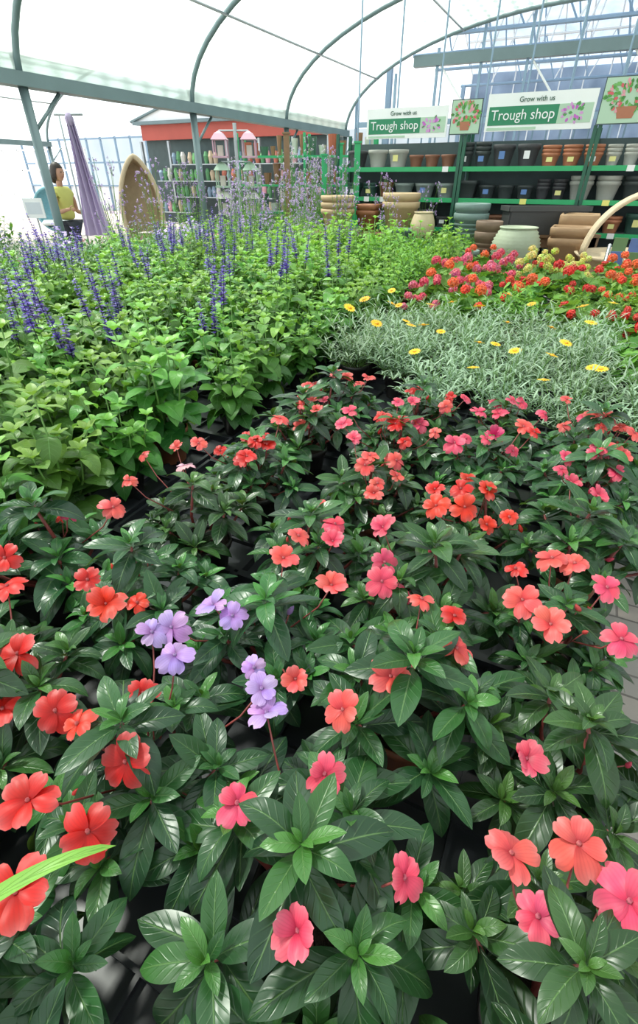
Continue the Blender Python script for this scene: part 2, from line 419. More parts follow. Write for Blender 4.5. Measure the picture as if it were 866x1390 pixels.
ZB=.556
IMP=[impatiens(s) for s in range(8)]
SAL=[salvia(s) for s in range(5)]
SALF=[salvia(s+40,'sal',3+s,.44) for s in range(3)]
SALG=[salvia(s+20,'bush',0,.42,.09) for s in range(3)]
SILV=[silver(s) for s in range(6)]
GER_R=[geranium(s,[(.72,.012,.01),(.8,.03,.015)]) for s in range(3)]
GER_P=[geranium(s+10,[(.80,.15,.25),(.78,.08,.15)],(5,7)) for s in range(3)]
GER_O=[geranium(s+20,[(.9,.15,.03),(.85,.06,.02)]) for s in range(2)]
MUM=[geranium(31,[(.75,.72,.2),(.6,.7,.12)],(9,11),.04)]
BUSH_L=[bushy(s,'bush',.34) for s in range(3)]
BUSH_D=[bushy(s+5,'dark',.3,26,.15,.05) for s in range(3)]
BUSH_M=[bushy(s+9,'sal',.3,24,.15,.05,None,8,[(.6,.05,.25),(.8,.2,.4)],9) for s in range(2)]
LAV=[bushy(s+12,'silver',.42,34,.15,.05,T_lin,9,[(.35,.25,.62),(.5,.4,.75)],18,.016) for s in range(2)]
AIRY=[tall_airy(s) for s in range(3)]
AIRYW=[tall_airy(s+4,1.25,((.6,.5,.65),(.5,.4,.6),(.7,.68,.7)),22,.22) for s in range(2)]
def place(name,me,a,b,z=ZB,sc=1.,az=None):
    p=W(a,b,z)
    m=Matrix.Translation(p)@Matrix.Rotation(rng.random()*6.28 if az is None else az,4,'Z')@Matrix.Scale(sc,4)
    return mkobj(name,me,m)

# impatiens rows
plants=[]
for i in range(7):
    b=-1.17+.297*i
    for j in range(5):
        a=-1.29+.292*j
        if j==0 and b>-.4: continue
        sc=rng.uniform(.96,1.14)
        aa=a+rng.uniform(-.025,.025)+(.0 if i%2 else .03); bb=b+rng.uniform(-.025,.025)
        if j==4: aa=a+rng.uniform(-.02,.01)
        if j==4 and i==3: sc=.9; aa-=.03
        if j==1 and i>=3: aa-=.07
        o=place('new_guinea_impatiens',IMP[rng.randrange(8)],aa,bb,sc=sc)
        plants.append((o,W(aa,bb,ZB)))
CC={'C':(.82,.095,.085),'P':(.80,.065,.14),'R':(.66,.010,.007),'O':(.78,.035,.010),'M':(.60,.015,.12),'L':(.50,.30,.72),'K':(.8,.45,.55)}
FX="-658 777;-595 678;-497 522;-392 635;-451 699;-385 415;-267 446;-259 341;-366 293;-278 259;-331 197;-348 398;-486 945;-601 948;-369 1158;-204 1213;-156 1306;-127 1466;-496 1213;-492 1073;-354 1282;-413 1258;-194 630;-155 606;-262 589;-293 577;-236 517;-105 500;-88 455;-78 421;-73 760;-45 839;24 688;30 826;37 900;145 877;136 765;122 694;124 1150;218 1205;75 1410;104 1526;106 1346;195 1876;275 1603;327 1454;409 1316;537 1356;537 1526;433 1557;642 1399;669 1377;283 970;345 948;420 1026;358 1037;293 1037;653 1073;698 1020;648 1130;851 1282;848 1205;941 1466;985 1383;877 1484;113 481;35 421;7 327;231 537;245 612;191 648;383 654;411 592;480 765;523 753;559 688;522 561;285 354;-103 291;-22 166;227 240;305 245;337 191;237 181;96 214;399 742;438 909;-7 1526;215 1526;18 1623;330 1623;512 1623;355 1356;760 1526;890 1658;-37 476"
FK="R1 R1 R1.2 O1.15 R.8 R1.1 R.8 R1.15 R1.2 R1.15 R1.2 O.8 C1 M.8 K.9 R1 R1 C1 C.7 C.7 C.8 C.8 L1.05 L.9 L1.05 L.9 L1 L.7 L.9 L.95 C1 C.8 C1.1 P.9 P.9 P1.1 P1 P1 C1 C1 P.9 P1 P.8 C.9 P.8 P1 P1.1 M1.1 P1 C.8 C1 R.8 O1.1 O1.1 O.9 R1 R.8 P1 P1 P.7 C1 C1 C1 C1 P.8 C1.15 C1 P.85 C1.1 R.8 C.8 C1.1 C1.1 C1 C.9 P1 P1 P.9 P.9 P1 C1 C1.1 P1.1 P.8 P.8 R.7 O.7 C.8 C.8 P.7 P.8 P.8 C.7 P.8 C.7 C.8".split()
flowers=[]
for s,k in zip(FX.split(';'),FK):
    x,y=s.split(); flowers.append((int(x)/1000,int(y)/1000,.85,k[0],float(k[1:])))
per={}
for f in flowers:
    p=Vector(f[:3]); k=min(range(len(plants)),key=lambda i:(plants[i][1].xy-p.xy).length)
    per.setdefault(k,[]).append(f)
for k,(o,c) in enumerate(plants):
    B=MB(); r=random.Random(k+99)
    fl=list(per.get(k,[]))
    ck=fl[0][3] if fl else r.choice('CPCR')
    if ck=='K': ck='P'
    far=c.y>1.15
    if far:
        if r.random()<.25: ck=r.choice('RPMO')
        for i in range(r.randint(4,7)):
            az=r.random()*6.28; rd=r.uniform(.01,.11); fl.append((c.x+rd*math.cos(az),c.y+rd*math.sin(az),.87-rd*.5,ck,r.uniform(.65,.95)))
    elif c.y>.7:
        for i in range(r.randint(0,2)):
            az=r.random()*6.28; rd=r.uniform(.05,.13); fl.append((c.x+rd*math.cos(az),c.y+rd*math.sin(az),.84-rd*.35,ck,r.uniform(.7,.9)))
    elif c.x<-.15 and c.y<.6 and ck in 'RO':
        for i in range(1):
            az=r.random()*6.28; rd=r.uniform(.05,.12); fl.append((c.x+rd*math.cos(az),c.y+rd*math.sin(az),.83-rd*.4,'R',r.uniform(.8,1.)))
    for f in fl:
        p=Vector(f[:3])-c; p.z+=r.uniform(-.01,.01)
        tube(B,[(p.x*.35,p.y*.35,.2),(p.x*.8,p.y*.8,p.z-.05),(p.x,p.y,p.z-.002)],[.0018,.0016,.0013],M['stem'],5)
        bloom(B,tuple(p),(p.x*1.5+r.uniform(-.4,.4),p.y*1.5-.35+r.uniform(-.4,.3),1),.0315*f[4],CC[f[3]],r)
    for i in range(r.randint(2,4)):
        az=r.random()*6.28; rd=r.uniform(.02,.12); p=Vector((rd*math.cos(az),rd*math.sin(az),.285+r.uniform(0,.02)-rd*.8))
        tube(B,[(p.x*.6,p.y*.6,.19),p],.0012,M['stem'],4)
        bud(B,tuple(p),(r.uniform(-.6,.6),r.uniform(-.6,.6),.8),r.uniform(.006,.010),tuple(x*.7 for x in CC[ck]),r)
    ch=B.obj('blooms'); ch.parent=o
    bpy.context.view_layer.update()
    ch.matrix_local=o.matrix_local.inverted()@Matrix.Translation(c)
# arching grass among the front pots
B=MB()
lathe(B,[(.03,-.15),(.04,.08),(.043,.09),(.038,.085)],M['pot'],n=14)
for i,(az,ln) in enumerate(((.42,.40),(2.4,.2),(3.6,.22),(5.1,.16),(1.5,.2))):
    B.add(T_grass,M['bush'],rot(az,.28 if i==0 else .9,0,ln),(0,0,.08),(.8,.8,.8))
B.obj('arching_grass',True,Matrix.Translation((-.47,.10,.705)))

# salvias / leafy plants
b=-.9
while b<6.4:
    a=-1.56
    while a>-3.95:
        aa=a+rng.uniform(-.05,.05); bb=b+rng.uniform(-.05,.05); q=rng.random()
        if b<2.6 or (a<-2.9 and b<3.4):
            if a<-1.8 and q<.26: place('salvia_plant',SALF[rng.randrange(3)],aa,bb,sc=rng.uniform(.92,1.12))
            else: place('salvia_plant',SAL[rng.randrange(5)],aa,bb,sc=rng.uniform(.82,1.18))
        elif b<4.6: place('leafy_bedding_plant',SALG[rng.randrange(3)] if (a<-2. or q<.3) else BUSH_L[rng.randrange(3)],aa,bb,sc=rng.uniform(.95,1.35))
        else:
            if a<-3.2 and q<.6: place('lavender_plant',LAV[rng.randrange(2)],aa,bb,sc=rng.uniform(.9,1.2))
            else: place('leafy_bedding_plant',(BUSH_L+SALG)[rng.randrange(6)] if q<.55 else BUSH_D[rng.randrange(3)],aa,bb,sc=rng.uniform(.9,1.25))
        a-=.285
    b+=.285
b=.3
while b<9.:
    a=-4.3
    while a>-5.8:
        aa=a+rng.uniform(-.05,.05); bb=b+rng.uniform(-.05,.05); q=rng.random()
        if q<.14 and b>3.5: place('verbena_plant',AIRY[rng.randrange(3)],aa,bb)
        elif q<.35: place('lavender_plant',LAV[rng.randrange(2)],aa,bb,sc=1.15)
        elif q<.5: place('flowering_bedding_plant',BUSH_M[rng.randrange(2)],aa,bb,sc=1.1)
        elif q<.75: place('leafy_bedding_plant',SALG[rng.randrange(3)],aa,bb,sc=1.1)
        else: place('leafy_bedding_plant',BUSH_D[rng.randrange(3)],aa,bb,sc=1.3)
        a-=.31
    b+=.31
for (a,b,s) in ((-4.7,6.9,1.),(-4.4,7.3,1.1),(-4.9,7.4,1.),(-5.4,6.6,.9)):
    place('gaura_plant',AIRYW[rng.randrange(2)],a,b,sc=s)
for (a,b,s) in ((-3.9,5.9,.95),(-3.7,5.2,1.),(-3.2,5.5,.9),(-3.5,6.2,1.),(-2.9,6.1,.85),(-3.9,4.6,.9),(-3.3,4.7,.8),(-2.6,5.6,.75),(-3.9,6.4,1.1),(-2.3,6.2,.8),(-3.0,3.9,.7),(-2.7,4.6,.7),(-3.6,3.6,.75),(-3.4,4.2,.85),(-3.8,4.0,.8)):
    place('verbena_plant',AIRY[rng.randrange(3)],a,b,sc=s)
for (x,y,s) in ((-6.3,8.6,3.4),(-5.6,9.6,3.2),(-6.9,9.8,3.8),(-5.0,8.0,2.9)):
    mkobj('potted_shrub',BUSH_D[rng.randrange(3)],Matrix.Translation((x,y,0))@Matrix.Rotation(rng.random()*6,4,'Z')@Matrix.Scale(s,4))
# silver & geraniums
b=1.0
while b<2.15:
    a=-1.25
    while a<.75:
        if not (b<1.1 and a<-.9):
            if a>.1 and b>1.5: place('red_geranium_plant',(GER_R+GER_O)[rng.randrange(5)],a+rng.uniform(-.04,.04),b,sc=rng.uniform(.85,1.05))
            else: place('silver_foliage_daisy',SILV[rng.randrange(6)],a+rng.uniform(-.04,.04),b+rng.uniform(-.04,.04),sc=rng.uniform(.95,1.2))
        a+=.27
    b+=.27
b=2.42
while b<4.3:
    a=-1.25
    while a<.9:
        if a<-.75: L,n=GER_P,'pink_begonia_plant'
        else: L,n=GER_R,'red_geranium_plant'
        q=rng.random()
        if q<.2: L,n=GER_O,'orange_geranium_plant'
        elif q<.38: L,n=BUSH_L,'leafy_bedding_plant'
        if b>3.4 and -.75<a<-.25 and rng.random()<.7: L,n=MUM,'yellow_chrysanthemum_plant'
        place(n,L[rng.randrange(len(L))],a+rng.uniform(-.04,.04),b+rng.uniform(-.04,.04),sc=rng.uniform(.8,1.2)); a+=.31
    b+=.31

# ------------------------------------------------------------ benches and trays
def bench(name,a0,a1,b0,b1):
    B=MB()
    n=int((b1-b0)/.12)
    for i in range(n):
        bb=b0+(b1-b0)*i/n
        box(B,(a0,bb,.53),(a1,bb+.085,.545),M['mesh'])
    for x in (a0,a1-.04): box(B,(x,b0,.49),(x+.04,b1,.53),M['mesh'])
    k=max(2,int((b1-b0)/1.5)+1)
    for i in range(k):
        y=b0+.05+(b1-b0-.14)*i/(k-1)
        for x in (a0+.02,a1-.07): box(B,(x,y,0),(x+.05,y+.05,.5),M['galv'])
        box(B,(a0,y,.44),(a1,y+.04,.49),M['galv'])
    B.obj(name,False,SITE)
bench('display_bench',-1.43,-.01,-1.3,.88)
bench('display_bench',-1.43,1.1,.90,4.45)
bench('display_bench',-4.05,-1.45,-1.1,6.55)
bench('display_bench',-5.9,-4.12,.1,9.2)
def traymesh(w=.5,d=.5):
    B=MB(); h=.035
    box(B,(-w/2,-d/2,.0),(w/2,d/2,.008),M['tray'])
    for s in (-1,1):
        box(B,(s*w/2-.006,-d/2,0),(s*w/2+.006,d/2,h),M['tray']); box(B,(-w/2,s*d/2-.006,0),(w/2,s*d/2+.006,h),M['tray'])
    for i in range(1,4):
        x=-w/2+w*i/4; box(B,(x-.004,-d/2,.008),(x+.004,d/2,.022),M['tray']); box(B,(-w/2,x-.004,.008),(w/2,x+.004,.022),M['tray'])
    return B.mesh('plant_tray',False)
TR=traymesh(.46,.5)
def trays(a0,a1,b0,b1,w=.472,left=True):
    na=int((a1-a0)/w); nb=int((b1-b0)/.51)
    for i in range(na):
        for j in range(nb):
            mkobj('plant_tray',TR,SITE@Matrix.Translation(((a0+w/2+i*w) if left else (a1-w/2-i*w),b0+.26+j*.51,.5455)))
trays(-1.435,-.01,-1.3,.8); trays(-1.435,1.,.9,2.5); trays(-4.02,-1.455,-1.1,3.2,left=False)

# ------------------------------------------------------------ ground paving
def paving():
    m,nt=newmat('block_paving')
    tc=nt.nodes.new('ShaderNodeTexCoord'); br=nt.nodes.new('ShaderNodeTexBrick')
    nt.links.new(tc.outputs['Object'],br.inputs['Vector'])
    br.inputs['Scale'].default_value=1; br.inputs['Brick Width'].default_value=.2; br.inputs['Row Height'].default_value=.1; br.inputs['Mortar Size'].default_value=.005
    br.inputs['Color1'].default_value=(.30,.27,.25,1); br.inputs['Color2'].default_value=(.38,.32,.28,1); br.inputs['Mortar'].default_value=(.12,.10,.09,1)
    c=mixc(nt,mth(nt,'MULTIPLY',noise(nt,12),.5),br.outputs['Color'],(.24,.22,.21))
    p=prin(nt,c,.8); b=nt.nodes.new('ShaderNodeBump'); b.inputs['Strength'].default_value=.5; b.inputs['Distance'].default_value=.01; b.invert=True
    nt.links.new(br.outputs['Fac'],b.inputs['Height']); nt.links.new(b.outputs[0],p.inputs['Normal']); out(nt,p.outputs[0]); return m
B=MB(); box(B,(-30,-12,-.1),(25,40,0),paving()); B.obj('floor',False,SITE)

# ------------------------------------------------------------ polytunnel roof
def filmmat(name,tint,tr,body):
    m,nt=newmat(name)
    uv=nt.nodes.new('ShaderNodeUVMap'); sp=nt.nodes.new('ShaderNodeSeparateXYZ'); nt.links.new(uv.outputs[0],sp.inputs[0])
    w=mth(nt,'POWER',mth(nt,'ADD',mth(nt,'MULTIPLY',mth(nt,'SINE',mth(nt,'MULTIPLY',sp.outputs[1],300.)),.5),.5),2.)
    w2=mth(nt,'POWER',mth(nt,'ADD',mth(nt,'MULTIPLY',mth(nt,'SINE',mth(nt,'MULTIPLY',sp.outputs[0],380.)),.5),.5),3.)
    # shade netting is denser over the crown and right-hand side of the bay
    g=mth(nt,'MULTIPLY',mth(nt,'SUBTRACT',sp.outputs[0],.10,True),3.2,True)
    f=mth(nt,'MULTIPLY',mth(nt,'ADD',.35,mth(nt,'ADD',mth(nt,'MULTIPLY',w,.35),mth(nt,'MULTIPLY',w2,.6))),g,True)
    c=mixc(nt,f,tint,tuple(x*.42 for x in tint))
    cb=mixc(nt,f,body,(.34,.42,.38))
    t=nt.nodes.new('ShaderNodeBsdfTransparent'); nt.links.new(c,t.inputs[0])
    l=nt.nodes.new('ShaderNodeBsdfTranslucent'); nt.links.new(cb,l.inputs[0])
    d=nt.nodes.new('ShaderNodeBsdfDiffuse'); nt.links.new(cb,d.inputs[0])
    m1=nt.nodes.new('ShaderNodeMixShader'); m1.inputs[0].default_value=.3; nt.links.new(l.outputs[0],m1.inputs[1]); nt.links.new(d.outputs[0],m1.inputs[2])
    m2=nt.nodes.new('ShaderNodeMixShader'); m2.inputs[0].default_value=1-tr; nt.links.new(t.outputs[0],m2.inputs[1]); nt.links.new(m1.outputs[0],m2.inputs[2])
    out(nt,m2.outputs[0]); return m
FILM=filmmat('polytunnel_film',(.90,.97,.94),.5,(.90,.95,.92))
A0=-6.05; HS=5.; SP=2.35; RI=1.8
def arch(k0,th): return k0+HS-HS*math.cos(th), SP+RI*math.sin(th)
ribs_b=[12.1-2.84*i for i in range(7)]
def tunnel(name,k0):
    B=MB()
    def f(s,c):
        th=math.pi*c; a,z=arch(k0,th); return (a,ribs_b[-1]+(ribs_b[0]-ribs_b[-1])*s,z+.03)
    B.add(grid_t(24,48,f),FILM)
    for b in ribs_b:
        pts=[]
        for i in range(33):
            a,z=arch(k0,math.pi*i/32); pts.append((a,b,z))
        tube(B,pts,.035,M['frame'],8)
    for th in (.55,1.05,math.pi/2,math.pi-1.05,math.pi-.55):
        a,z=arch(k0,th); tube(B,[(a,ribs_b[-1],z-.03),(a,ribs_b[0],z-.03)],.018,M['galv'],6)
    B.obj(name,True,SITE)
tunnel('polytunnel_roof',A0); tunnel('polytunnel_roof',A0-2*HS)
for a in (A0,A0+2*HS,A0-2*HS):
    B=MB(); box(B,(a-.09,ribs_b[-1],SP-.07),(a+.09,ribs_b[0]+.05,SP+.05),M['frame'])
    B.obj('gutter_beam',False,SITE)
for a in (A0,A0-2*HS,A0+2*HS):
    for b in ribs_b:
        B=MB()
        tube(B,[(a,b,0),(a,b,SP-.07)],.05,M['frame'],10)
        box(B,(a-.1,b-.1,0),(a+.1,b+.1,.015),M['frame'])
        tube(B,[(a,b,1.9),(a,b+.45,SP-.08)],.02,M['frame'],6)
        B.obj('tunnel_post',True,SITE)
B=MB(); bg=ribs_b[0]+.16
box(B,(A0+1.5,bg-.08,3.42),(A0+10.5,bg+.08,3.6),M['frame'])
box(B,(A0+.2,bg-.04,2.45),(A0+10.5,bg+.04,2.55),M['blue'])
for i in range(12):
    a=A0+.2+i*.9
    box(B,(a-.025,bg-.025,0),(a+.025,bg+.025,min(5.2,3.0+i*.35)),M['blue'])
for i in range(5): tube(B,[(A0+2+i*1.8,bg,3.5),(A0+2.9+i*1.8,bg,2.5)],.02,M['white'],6)
B.obj('gable_frame',False,SITE)
def glazem():
    m,nt=newmat('glasshouse_pane')
    tc=nt.nodes.new('ShaderNodeTexCoord'); br=nt.nodes.new('ShaderNodeTexVoronoi'); br.inputs['Scale'].default_value=.9; nt.links.new(tc.outputs['Object'],br.inputs['Vector'])
    n=mth(nt,'MULTIPLY',mth(nt,'ADD',noise(nt,1.6,5),mth(nt,'MULTIPLY',br.outputs['Distance'],.4)),.8)
    c=mixc(nt,n,(.11,.16,.22),(.58,.67,.78))
    l=nt.nodes.new('ShaderNodeBsdfTranslucent'); nt.links.new(c,l.inputs[0])
    d=nt.nodes.new('ShaderNodeBsdfTransparent'); nt.links.new(c,d.inputs[0])
    p=prin(nt,c,.3); mx=nt.nodes.new('ShaderNodeMixShader'); mx.inputs[0].default_value=.45; nt.links.new(l.outputs[0],mx.inputs[1]); nt.links.new(d.outputs[0],mx.inputs[2])
    m2=nt.nodes.new('ShaderNodeMixShader'); m2.inputs[0].default_value=.3; nt.links.new(mx.outputs[0],m2.inputs[1]); nt.links.new(p.outputs[0],m2.inputs[2]); out(nt,m2.outputs[0]); return m
GP=glazem()
B=MB()
G0,G1=-5.6,16.; GB=12.6
def roofz(b): return 4.6+ (2.2*(1-abs((b-17.6)/5.)))
for (b0,b1) in ((GB,17.6),(17.6,22.6)):
    V=np.array([(G0,b0,roofz(b0)),(G1,b0,roofz(b0)),(G1,b1,roofz(b1)),(G0,b1,roofz(b1))],float)
    B.add((V,np.array([0,1,2,3]),np.array([4]),np.array([(0,0),(1,0),(1,1),(0,1)],float)),GP)
box(B,(G0,22.6,0),(G1,22.65,4.6),GP)
box(B,(G1,GB,0),(G1+.05,22.6,4.6),GP)
for i in range(29):
    a=G0+i*.76
    for (b0,b1) in ((GB,17.6),(17.6,22.6)): tube(B,[(a,b0,roofz(b0)-.05),(a,b1,roofz(b1)-.05)],.022,M['white'],4)
    box(B,(a-.02,22.54,0),(a+.02,22.6,4.6),M['white'])
for b in (13.4,15.4,17.6,21):
    zt=roofz(b)-.1; zb=4.1
    tube(B,[(G0,b,zb),(G1,b,zb)],.04,M['blue'],6); tube(B,[(G0,b,zt),(G1,b,zt)],.04,M['white'],6)
    for i in range(21):
        a=G0+i; tube(B,[(a,b,zb),(a+.5,b,zt)],.02,M['white'],5); tube(B,[(a+.5,b,zt),(a+1,b,zb)],.02,M['blue'],5)
for z in (1.2,2.4,3.4): box(B,(G0,22.5,z),(G1,22.6,z+.06),M['blue'])
for x in (G0+.1,G0+8,G0+15):
    for b in (13.4,21): box(B,(x-.06,b-.06,0),(x+.06,b+.06,4.1),M['blue'])
B.obj('glasshouse',False,SITE)
for (a,b) in ((-.1,13.6),(1.2,14.5),(2.6,13.6),(.4,17.),(2.,17.2)):
    B=MB(); box(B,(a-.06,b-.7,3.72),(a+.06,b+.7,3.8),M['white']); tube(B,[(a,b-.68,3.69),(a,b+.68,3.69)],.02,M['label'],8)
    for q in (-.5,.5): tube(B,[(a,b+q,3.8),(a,b+q,4.1)],.006,M['galv'],5)
    B.obj('strip_light',False,SITE)

# ------------------------------------------------------------ shelving
SA,SB=-3.5,6.8
def shelf_unit(k0,k1):
    B=MB(); D=.45; zs=(.2,.56,.91,1.26,1.61)
    for z in zs:
        box(B,(SA+k0,SB,z-.03),(SA+k1,SB+D,z),M['galv']); box(B,(SA+k0,SB-.012,z-.045),(SA+k1,SB-.001,z+.008),M['green'])
    for x in (k0,k1):
        for y in (0,D): box(B,(SA+x-.02,SB+y-.02,0),(SA+x+.02,SB+y+.02,2.0),M['dkgreen'])
    box(B,(SA+k0,SB+D+.02,.1),(SA+k1,SB+D+.04,1.9),M['dkback'])
    for i in range(9):
        x=k0+(k1-k0)*(i+.5)/9; tube(B,[(SA+x,SB+D+.05,0),(SA+x,SB+D+.05,3.6 if i%3==0 else 2.05)],.012,M['blue'],5)
    B.obj('pot_shelving',False,SITE)
shelf_unit(-.35,1.4); shelf_unit(1.45,2.95); shelf_unit(3.0,4.6)
POTC=[(.42,.16,.08),(.05,.05,.055),(.03,.09,.07),(.22,.27,.25),(.42,.29,.17),(.03,.06,.05),(.22,.09,.05),(.4,.4,.36),(.04,.05,.05)]
def shop_pot(B,p,r,h,col,stack=1,sq=0.):
    for i in range(stack):
        z=i*h*.28
        prof=[(r*.68,0),(r*.70,.004),(r*.93,h*.78),(r*1.0,h*.80),(r*1.02,h*.98),(r*.98,h),(r*.9,h*.98),(r*.86,h*.8),(r*.6,h*.1)]
        lathe(B,prof,M['ceram'],(p[0],p[1],p[2]+z),20,col,True,sq)
for lvl,z in enumerate((.56,.91,1.26,1.61)):
    x=-.25
    while x<4.5:
        c=rng.choice(POTC); r0=rng.choice((.085,.10,.11,.13,.14)); nrep=rng.choice((1,2,2,3)); sq=1. if rng.random()<.2 else 0.; st=rng.choice((1,1,2,3))
        h=min(.2 if st>1 else .27,r0*rng.uniform(1.2,1.8))
        while h*(1+.28*(st-1))>.3: st-=1
        for _ in range(nrep):
            if x>4.5: break
            B=MB(); shop_pot(B,(0,0,0),r0,h,c,st,sq)
            if rng.random()<.5: box(B,(-.035,-r0*.93-.006,h*.35),(.035,-r0*.93,h*.7),M['tin'],rng.choice([(.1,.2,.45),(.7,.65,.25),(.8,.8,.8)]))
            B.obj('plant_pot',True,SITE@Matrix.Translation((SA+x+r0,SB+.2,z+.001)))
            x+=2*r0+.025
        if rng.random()<.4:
            B=MB(); box(B,(-.04,-.002,0),(.04,.002,.06),M['tin'],rng.choice([(.05,.1,.4),(.8,.75,.2),(.8,.8,.8)])); B.obj('price_card',False,SITE@Matrix.Translation((SA+x-r0,SB-.016,z-.05)))
def text(body,size,p,mat,parent,ex=.002):
    c=bpy.data.curves.new('lettering','FONT'); c.body=body; c.size=size; c.extrude=ex; c.materials.append(mat)
    o=bpy.data.objects.new('lettering',c); bpy.context.scene.collection.objects.link(o); o.parent=parent
    o.matrix_local=Matrix.Translation(p)@Matrix.Rotation(math.pi/2,4,'X'); return o
M['dkg2']=simple('sign_green',(.01,.20,.09),.4,0,.05,6)
M['paleg']=simple('pale_green_print',(.40,.56,.42),.5,0,.05,6)
def sign(k0,k1,z0,z1,size):
    e=empty('trough_shop_sign',SITE@Matrix.Translation((SA+k0,SB-.05,z0)))
    B=MB(); w=k1-k0;h=z1-z0
    box(B,(0,0,0),(w,.02,h),M['white']); box(B,(.03,-.004,h*.16),(w*.68,0,h*.66),M['dkg2'])
    box(B,(w*.68,-.004,h*.16),(w*.98,0,h*.66),M['paleg']); box(B,(.03,-.004,.01),(w*.5,0,h*.1),M['paleg'])
    for i in range(26):
        a=rng.random()*6.28; rr=math.sqrt(rng.random())
        B.add(T_tiny,M['tin'],np.array([[1,0,0],[0,0,.05],[0,1,0]])@rot(a,0,0,.05),(w*.82+rr*w*.09*math.cos(a),-.006,h*.42+rr*h*.17*math.sin(a)),rng.choice([(.5,.12,.5),(.6,.3,.6),(.08,.3,.08)]))
    B.obj('board',False,parent=e)
    text('Trough shop',size,(.06,-.008,h*.30),M['white'],e)
    text('Grow with us',size*.5,(w*.3,-.006,h*.76),M['dkgreen'],e)
sign(.1,1.2,1.93,2.25,.128); sign(1.68,2.9,1.97,2.33,.142)
for (k0,k1,z0,z1) in ((1.24,1.62,1.95,2.3),(2.94,3.5,2.0,2.42),(3.6,4.5,2.0,2.4)):
    e=empty('plant_poster',SITE@Matrix.Translation((SA+k0,SB-.05,z0)))
    B=MB(); w=k1-k0;h=z1-z0; box(B,(0,0,0),(w,.015,h),M['dkback']); box(B,(.01,-.003,.01),(w-.01,0,h-.01),M['paleg']); B.obj('board',False,parent=e)
    B=MB()
    lathe(B,[(w*.14,0),(w*.2,h*.25),(w*.22,h*.25)],M['tin'],(w*.5,0,h*.12),16,(.4,.15,.08))
    V=B.V[-1]; V[:,1]=V[:,1]*.03-.006
    for i in range(110):
        a=rng.random()*6.28; rr=math.sqrt(rng.random()); 
        B.add(T_tiny,M['tin'],np.array([[1,0,0],[0,0,.05],[0,1,0]])@rot(a,0,0,.05),(w*.5+rr*w*.4*math.cos(a),-.007,h*.58+rr*h*.28*math.sin(a)),rng.choice([(.05,.2,.04),(.08,.3,.05),(.15,.4,.1),(.6,.1,.12),(.7,.3,.35)]))
    B.obj('printed_plant',False,parent=e)

# ------------------------------------------------------------ pots on staging
def table(name,x0,x1,y0,y1,z,mat='wood'):
    B=MB()
    n=int((y1-y0)/.12)
    for i in range(n): box(B,(x0,y0+(y1-y0)*i/n,z-.03),(x1,y0+(y1-y0)*(i+.85)/n,z),M[mat])
    for x in (x0+.03,x1-.1):
        for y in (y0+.03,y1-.1): box(B,(x,y,0),(x+.07,y+.07,z-.03),M[mat])
    box(B,(x0,y0+.03,z-.14),(x1,y0+.06,z-.03),M[mat]); box(B,(x0,y1-.06,z-.14),(x1,y1-.03,z-.03),M[mat])
    B.obj(name,False)
def bigpot(name,X,Y,z,r,h,col,stack=1,sq=0.,ribs=0,belly=False):
    B=MB()
    if belly:
        pr=[(r*.55,0)]
        n=26
        for i in range(n+1):
            t=i/n; w=r*(.55+.45*math.sin(min(1,t*1.6)*math.pi*.5)) if t<.62 else r*(1.0-.28*((t-.62)/.38)**1.5)
            pr.append((w*(1+(.03*math.cos(i*math.pi) if ribs else 0)),h*t))
        pr+=[(r*.78,h*1.0),(r*.78,h*1.03),(r*.66,h*1.03),(r*.6,h*.9)]
        lathe(B,pr,M['ceram'],(0,0,0),28,col)
    else:
        shop_pot(B,(0,0,0),r,h,col,stack,sq)
        if ribs:
            for i in range(5): lathe(B,[(r*(.74+.045*i),h*(.12+.13*i)),(r*(.77+.045*i),h*(.15+.13*i)),(r*(.755+.045*i),h*(.18+.13*i))],M['ceram'],(0,0,0),24,col,False)
    B.obj(name,True,Matrix.Translation((X,Y,z+.001))@Matrix.Rotation(-TH if sq else 0,4,'Z'))
table('display_table',-.1,1.35,7.25,7.9,.9)
table('display_table',.85,2.25,6.72,7.22,.78)
table('display_table',1.4,3.25,5.9,6.66,.6)
table('display_table',2.27,3.4,6.68,7.0,.93)
bigpot('stacked_cream_pot',.245,7.5,.9,.22,.26,(.50,.36,.21),3)
bigpot('stacked_cream_pot',1.075,7.5,.9,.24,.34,(.52,.38,.22),2)
bigpot('terracotta_square_pot',.664,7.6,.9,.13,.24,(.32,.13,.06),2,1.)
bigpot('cream_vase',1.293,7.0,.78,.15,.36,(.52,.42,.26),belly=True)
bigpot('grey_glazed_pot',1.885,7.0,.78,.21,.36,(.17,.25,.23),2,ribs=1)
bigpot('grey_glazed_pot',1.0,6.95,.78,.15,.2,(.15,.22,.22),1)
bigpot('grey_glazed_bowl',1.63,6.25,.6,.2,.22,(.19,.26,.24),1)
bigpot('ribbed_stone_jar',2.2,6.15,.6,.26,.44,(.42,.47,.34),ribs=1,belly=True)
bigpot('brown_ribbed_pot',1.98,6.52,.6,.15,.38,(.20,.13,.09),2,ribs=1)
bigpot('tan_square_planter',2.76,6.1,.6,.2,.36,(.36,.22,.12),2,1.)
bigpot('tan_square_planter',2.98,6.45,.6,.2,.56,(.38,.24,.13),1,1.)
B=MB()
box(B,(-.45,-.14,0),(.45,.14,.03),M['ceram'],(.05,.05,.05))
for s in (-1,1): box(B,(-.45,s*.14-.015,0),(.45,s*.14+.015,.27),M['ceram'],(.05,.05,.05)); box(B,(s*.45-.015,-.14,0),(s*.45+.015,.14,.27),M['ceram'],(.05,.05,.05))
